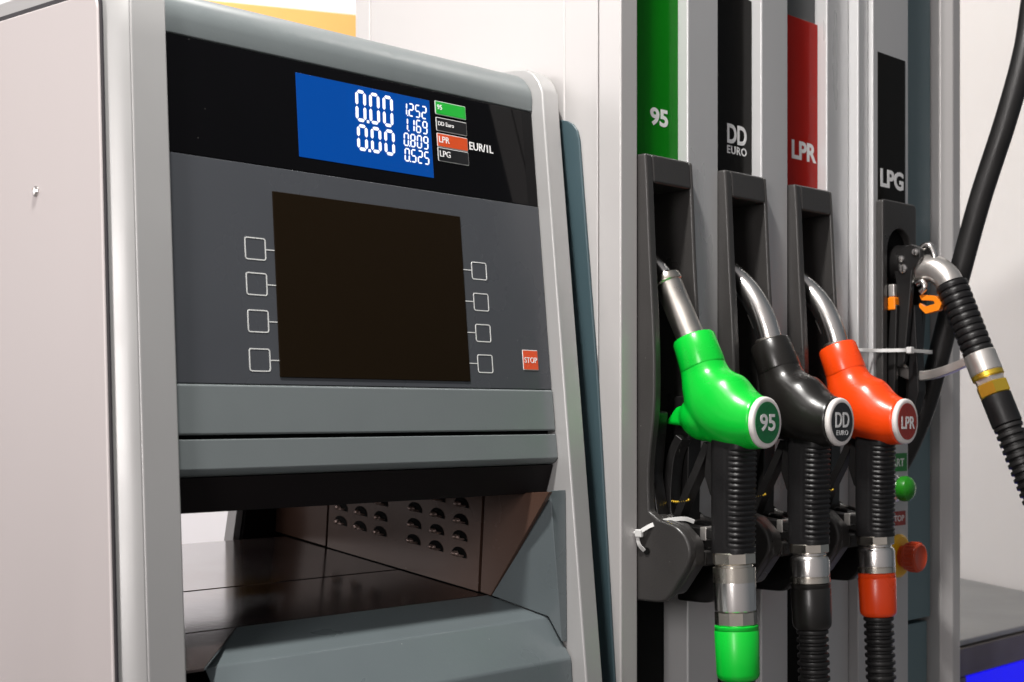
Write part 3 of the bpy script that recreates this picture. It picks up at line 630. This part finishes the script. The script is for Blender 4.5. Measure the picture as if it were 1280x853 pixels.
    L([(rs - .002, s0), (rs, s0 + .001), (rs, s0 + .0050), (rs - .0005, s0 + .0056), (rs + .0004, s0 + .007), (rs - .0004, s1 - .008), (rs - .0012, s1 - .004), (rs - .004, s1 - .0008), (rs - .006, s1)], 'sleeve', M[boot], cp, 40, 60)
    prof = []; h = s1 - .001
    while h < s1 + .34:
        prof += [(.0160, h), (.0172, h + .0008), (.0186, h + .0015), (.0190, h + .0036), (.0186, h + .0055), (.0172, h + .0062), (.0160, h + .0070)]; h += .0092
    L(prof, 'hose', M['hose'], root, 32, 50)
    return root
nozzle(0, 'green', 'badge_green', '95', 'bright green nozzle marked 95 hanging in the leftmost holster', True)
nozzle(1, 'black_boot', 'badge_black', 'DD', 'black nozzle marked DD EURO between the green and orange nozzles')
nozzle(2, 'orange', 'badge_red', 'LPR', 'orange nozzle marked LPR right of the black nozzle')

# ---- LPG nozzle
F = lambda x, d, z: P(.5650 + x, d, z)
lp = thing('gas_nozzle', 'LPG nozzle with bent metal neck, orange latch and ribbed black grip', 'fuel nozzle', F(0, .06, .17))
b = MB(); b.lathe([(.018, -.004), (.0245, .0), (.0265, .006), (.0265, .022), (.0225, .027), (.0215, .040), (.0150, .044)], F(0, .022, .2080), (0, -1, -.06), 28); b.build('coupling_head', M['black_plastic'], lp)
b = MB()
b.prism(fillet([(.038, .222), (.062, .232), (.076, .226), (.076, .212), (.064, .196), (.060, .150), (.052, .07), (.040, .06), (.044, .15), (.036, .196)], .006, 4), lambda d, z: F(-.024, d, z), lambda d, z: F(-.014, d, z))
b.prism(fillet([(.038, .222), (.062, .232), (.076, .226), (.076, .212), (.064, .196), (.060, .150), (.052, .04), (.040, .04), (.044, .15), (.036, .196)], .006, 4), lambda d, z: F(.014, d, z), lambda d, z: F(.024, d, z))
cl = b.build('clamp_arm', M['black_plastic'], lp, .0025, 3)
for d, z, r in ((.0470, .2120, .0050), (.0500, .1985, .0062), (.0690, .2200, .0052)):
    MB().lathe([(r, -.001), (r, .0015), (r * .75, .0032), (r * .2, .0040)], F(-.0245, d, z), (-1, 0, 0), 18).build('rivet', M['steel'], cl)
b = MB()
b.prism(fillet([(.034, .150), (.044, .150), (.040, .02), (.030, .00), (.024, .01)], .004, 4), lambda d, z: F(-.030, d, z), lambda d, z: F(-.020, d, z)); b.build('lever', M['black_plastic'], lp, .002)
b = MB(); b.prism(fillet([(.050, .150), (.060, .150), (.066, .03), (.056, -.01), (.050, .01)], .004, 4), lambda d, z: F(-.010, d, z), lambda d, z: F(.010, d, z)); b.build('lever', M['rubber'], lp, .002)
MB().box(F, (-.030, .0300, .160), (-.020, .0400, .178)).build('lever_pin', M['alu'], lp, .002)
MB().box(F, (-.0315, .0295, .142), (-.0185, .0420, .160)).build('latch_tab', M['latch'], lp, .002)
b = MB()
b.prism(fillet([(.066, .163), (.090, .160), (.100, .150), (.096, .140), (.076, .136), (.066, .146), (.067, .152), (.074, .146), (.090, .149), (.088, .153), (.070, .155)], .0025, 3), lambda d, z: F(-.010, d, z), lambda d, z: F(.000, d, z)); b.build('latch_hook', M['latch'], lp, .001)
# bent neck, bail
nk = catmull([F(0, d, z) for d, z in ((.052, .198), (.070, .1995), (.0880, .1960), (.1020, .1840), (.1100, .1700))], 8)
b = MB(); b.tube(nk, [.0185] * len(nk), 28); b.build('neck', M['alu'], lp)
bl = catmull([F(-.006, d, z) for d, z in ((.0640, .222), (.0720, .2290), (.0800, .2290), (.0860, .2180), (.0880, .2060))], 6)
MB().tube(bl, .0048, 14).build('bail', M['steel'], lp)
MB().tube(catmull([F(-.012, d, z) for d, z in ((.064, .178), (.072, .180), (.076, .172), (.070, .166))], 5), .0045, 12).build('spring', M['steel'], lp)
gA, gB = F(0, .1085, .1760), F(0, .1490, .0790); gx = (gB - gA); gl_ = gx.length
pf = []; h = 0.0
pf = [(.0150, -.002), (.0205, 0)]
nr = 11
for i in range(nr):
    a0 = gl_ * i / nr; s_ = gl_ / nr; r0 = .0212 - .0008 * i / nr
    pf += [(r0 - .0022, a0 + .0004), (r0, a0 + s_ * .22), (r0 + .0003, a0 + s_ * .6), (r0 - .0004, a0 + s_ * .92), (r0 - .0022, a0 + s_ * .97)]
pf += [(.0195, gl_), (.015, gl_ + .001)]
MB().lathe(pf, gA, gx, 30).build('grip', M['rubber'], lp, 0, sharp=50)
gu = gx.normalized(); sA = gB
MB().lathe([(.0205, -.001), (.0215, .0005), (.0215, .0270), (.0205, .0285)], sA, gu, 32).build('swivel', M['alu'], lp, 0)
nb = MB().lathe([(.0205, .0280), (.0212, .0285), (.0212, .0340), (.0200, .0350), (.0200, .0355)], sA, gu, 32).build('brass_nut', M['brass'], lp, 0)
MB().lathe([(.0195, .0352), (.0203, .0358), (.0203, .0420), (.0195, .0428)], sA, gu, 6).build('washer', M['alu'], nb)
MB().lathe([(.0190, .0425), (.0220, .0435), (.0220, .0590), (.0200, .0605)], sA, gu, 6).build('hex_nut', M['brass'], nb)
MB().lathe([(.0175, .0600), (.0198, .0608), (.0198, .1010), (.0178, .1025)], sA, gu, 30).build('hose_end', M['rubber'], lp, 0)
pf = []; h = .1018
while h < .36:
    pf += [(.0160, h), (.0172, h + .0008), (.0190, h + .0016), (.0193, h + .0040), (.0190, h + .0060), (.0172, h + .0068), (.0160, h + .0076)]; h += .0100
MB().lathe(pf, sA, gu, 28).build('hose', M['hose'], lp, 0, sharp=50)
# flat lever guard running back to the swivel
c = catmull([Vector((d, z, 0)) for d, z in ((.0300, .0660), (.0420, .0560), (.0620, .0520), (.0850, .0540), (.1120, .0620), (.1420, .0740))], 6); rs = []
b = MB()
for i, q in enumerate(c):
    t = (c[min(i + 1, len(c) - 1)] - c[max(i - 1, 0)]).normalized(); nn = Vector((-t.y, t.x, 0)) * (.0075 - .002 * i / len(c))
    rs.append([F(-.006, q.x + nn.x, q.y + nn.y), F(.006, q.x + nn.x, q.y + nn.y), F(.006, q.x - nn.x, q.y - nn.y), F(-.006, q.x - nn.x, q.y - nn.y)])
b.loft(rs); b.build('lever_guard', M['alu'], lp, .0022, 3)

# ---- loose black hose arching down past the column
b = MB()
hp_ = catmull([P(x, d, z) for x, d, z in ((.70, .215, .78), (.69, .173, .611), (.675, .1616, .5034), (.665, .1386, .4076), (.660, .1033, .3003), (.660, .0672, .1788), (.660, .0426, .0884), (.657, .0238, .0196), (.648, .0080, -.030), (.638, -.012, -.075), (.628, -.040, -.110))], 10)
b.tube(hp_, .0155, 24)
single(b.build('hose', M['hose'], None), 'smooth thick black hose arching down at the right of the column', 'hose')

# ---- cable ties
def ctie(name, label, pts, head, wd, th, up):
    root = thing(name, label, 'cable tie', head, None)
    c = catmull(pts, 8); b = MB(); rs = []
    for i, q in enumerate(c):
        t = (c[min(i + 1, len(c) - 1)] - c[max(i - 1, 0)]).normalized(); s_ = t.cross(Vector(up)).normalized(); n_ = s_.cross(t).normalized()
        rs.append([q + s_ * wd + n_ * th, q - s_ * wd + n_ * th, q - s_ * wd - n_ * th, q + s_ * wd - n_ * th])
    b.loft(rs); b.build('strap', M['tie'], root, .0003)
    return root
T = lambda d, z, x=.0265: P(x, d, z)
ct1 = ctie('cable_tie', 'white cable tie looped through the cheek of the leftmost holster', [T(.0100, -.1560, .0300), T(.0060, -.1490, .0255), T(.0040, -.1370, .0245), T(.0100, -.1330, .0245), T(.0200, -.1265, .030), T(.0330, -.1210, .040), T(.0470, -.1190, .055), T(.0560, -.1225, .062)], T(.0055, -.1362, .0245), .0024, .0006, (1, 0, 0))
MB().box(lambda x, y, z: P(x, y, z), (.0220, .0015, -.1405), (.0275, .0110, -.1315)).build('tie_head', M['tie'], ct1, .0014, 3)
MB().tube([P(.0245, .0030, -.1360), P(.0235, -.0085, -.1350)], [.0022, .0010], 8).build('tie_tail', M['tie'], ct1)
ct2 = ctie('cable_tie', 'white cable tie stretched level across the LPG holster', [P(.482, .004, .0865), P(.4845, .0180, .0862), P(.512, .0270, .0860), P(.522, .0560, .0858), P(.535, .0620, .0858), P(.560, .0640, .0856), P(.590, .0640, .0855), P(.602, .0600, .0853), P(.606, .045, .0853), P(.607, .03, .0853)], P(.535, .0625, .0858), .0024, .0007, (0, -1, 0.01))
MB().box(lambda x, y, z: P(x, y, z), (.5300, .0600, .0815), (.5400, .0680, .0905)).build('tie_head', M['tie'], ct2, .0014, 3)

for o in bpy.data.objects:
    if '_o' in o: del o['_o']
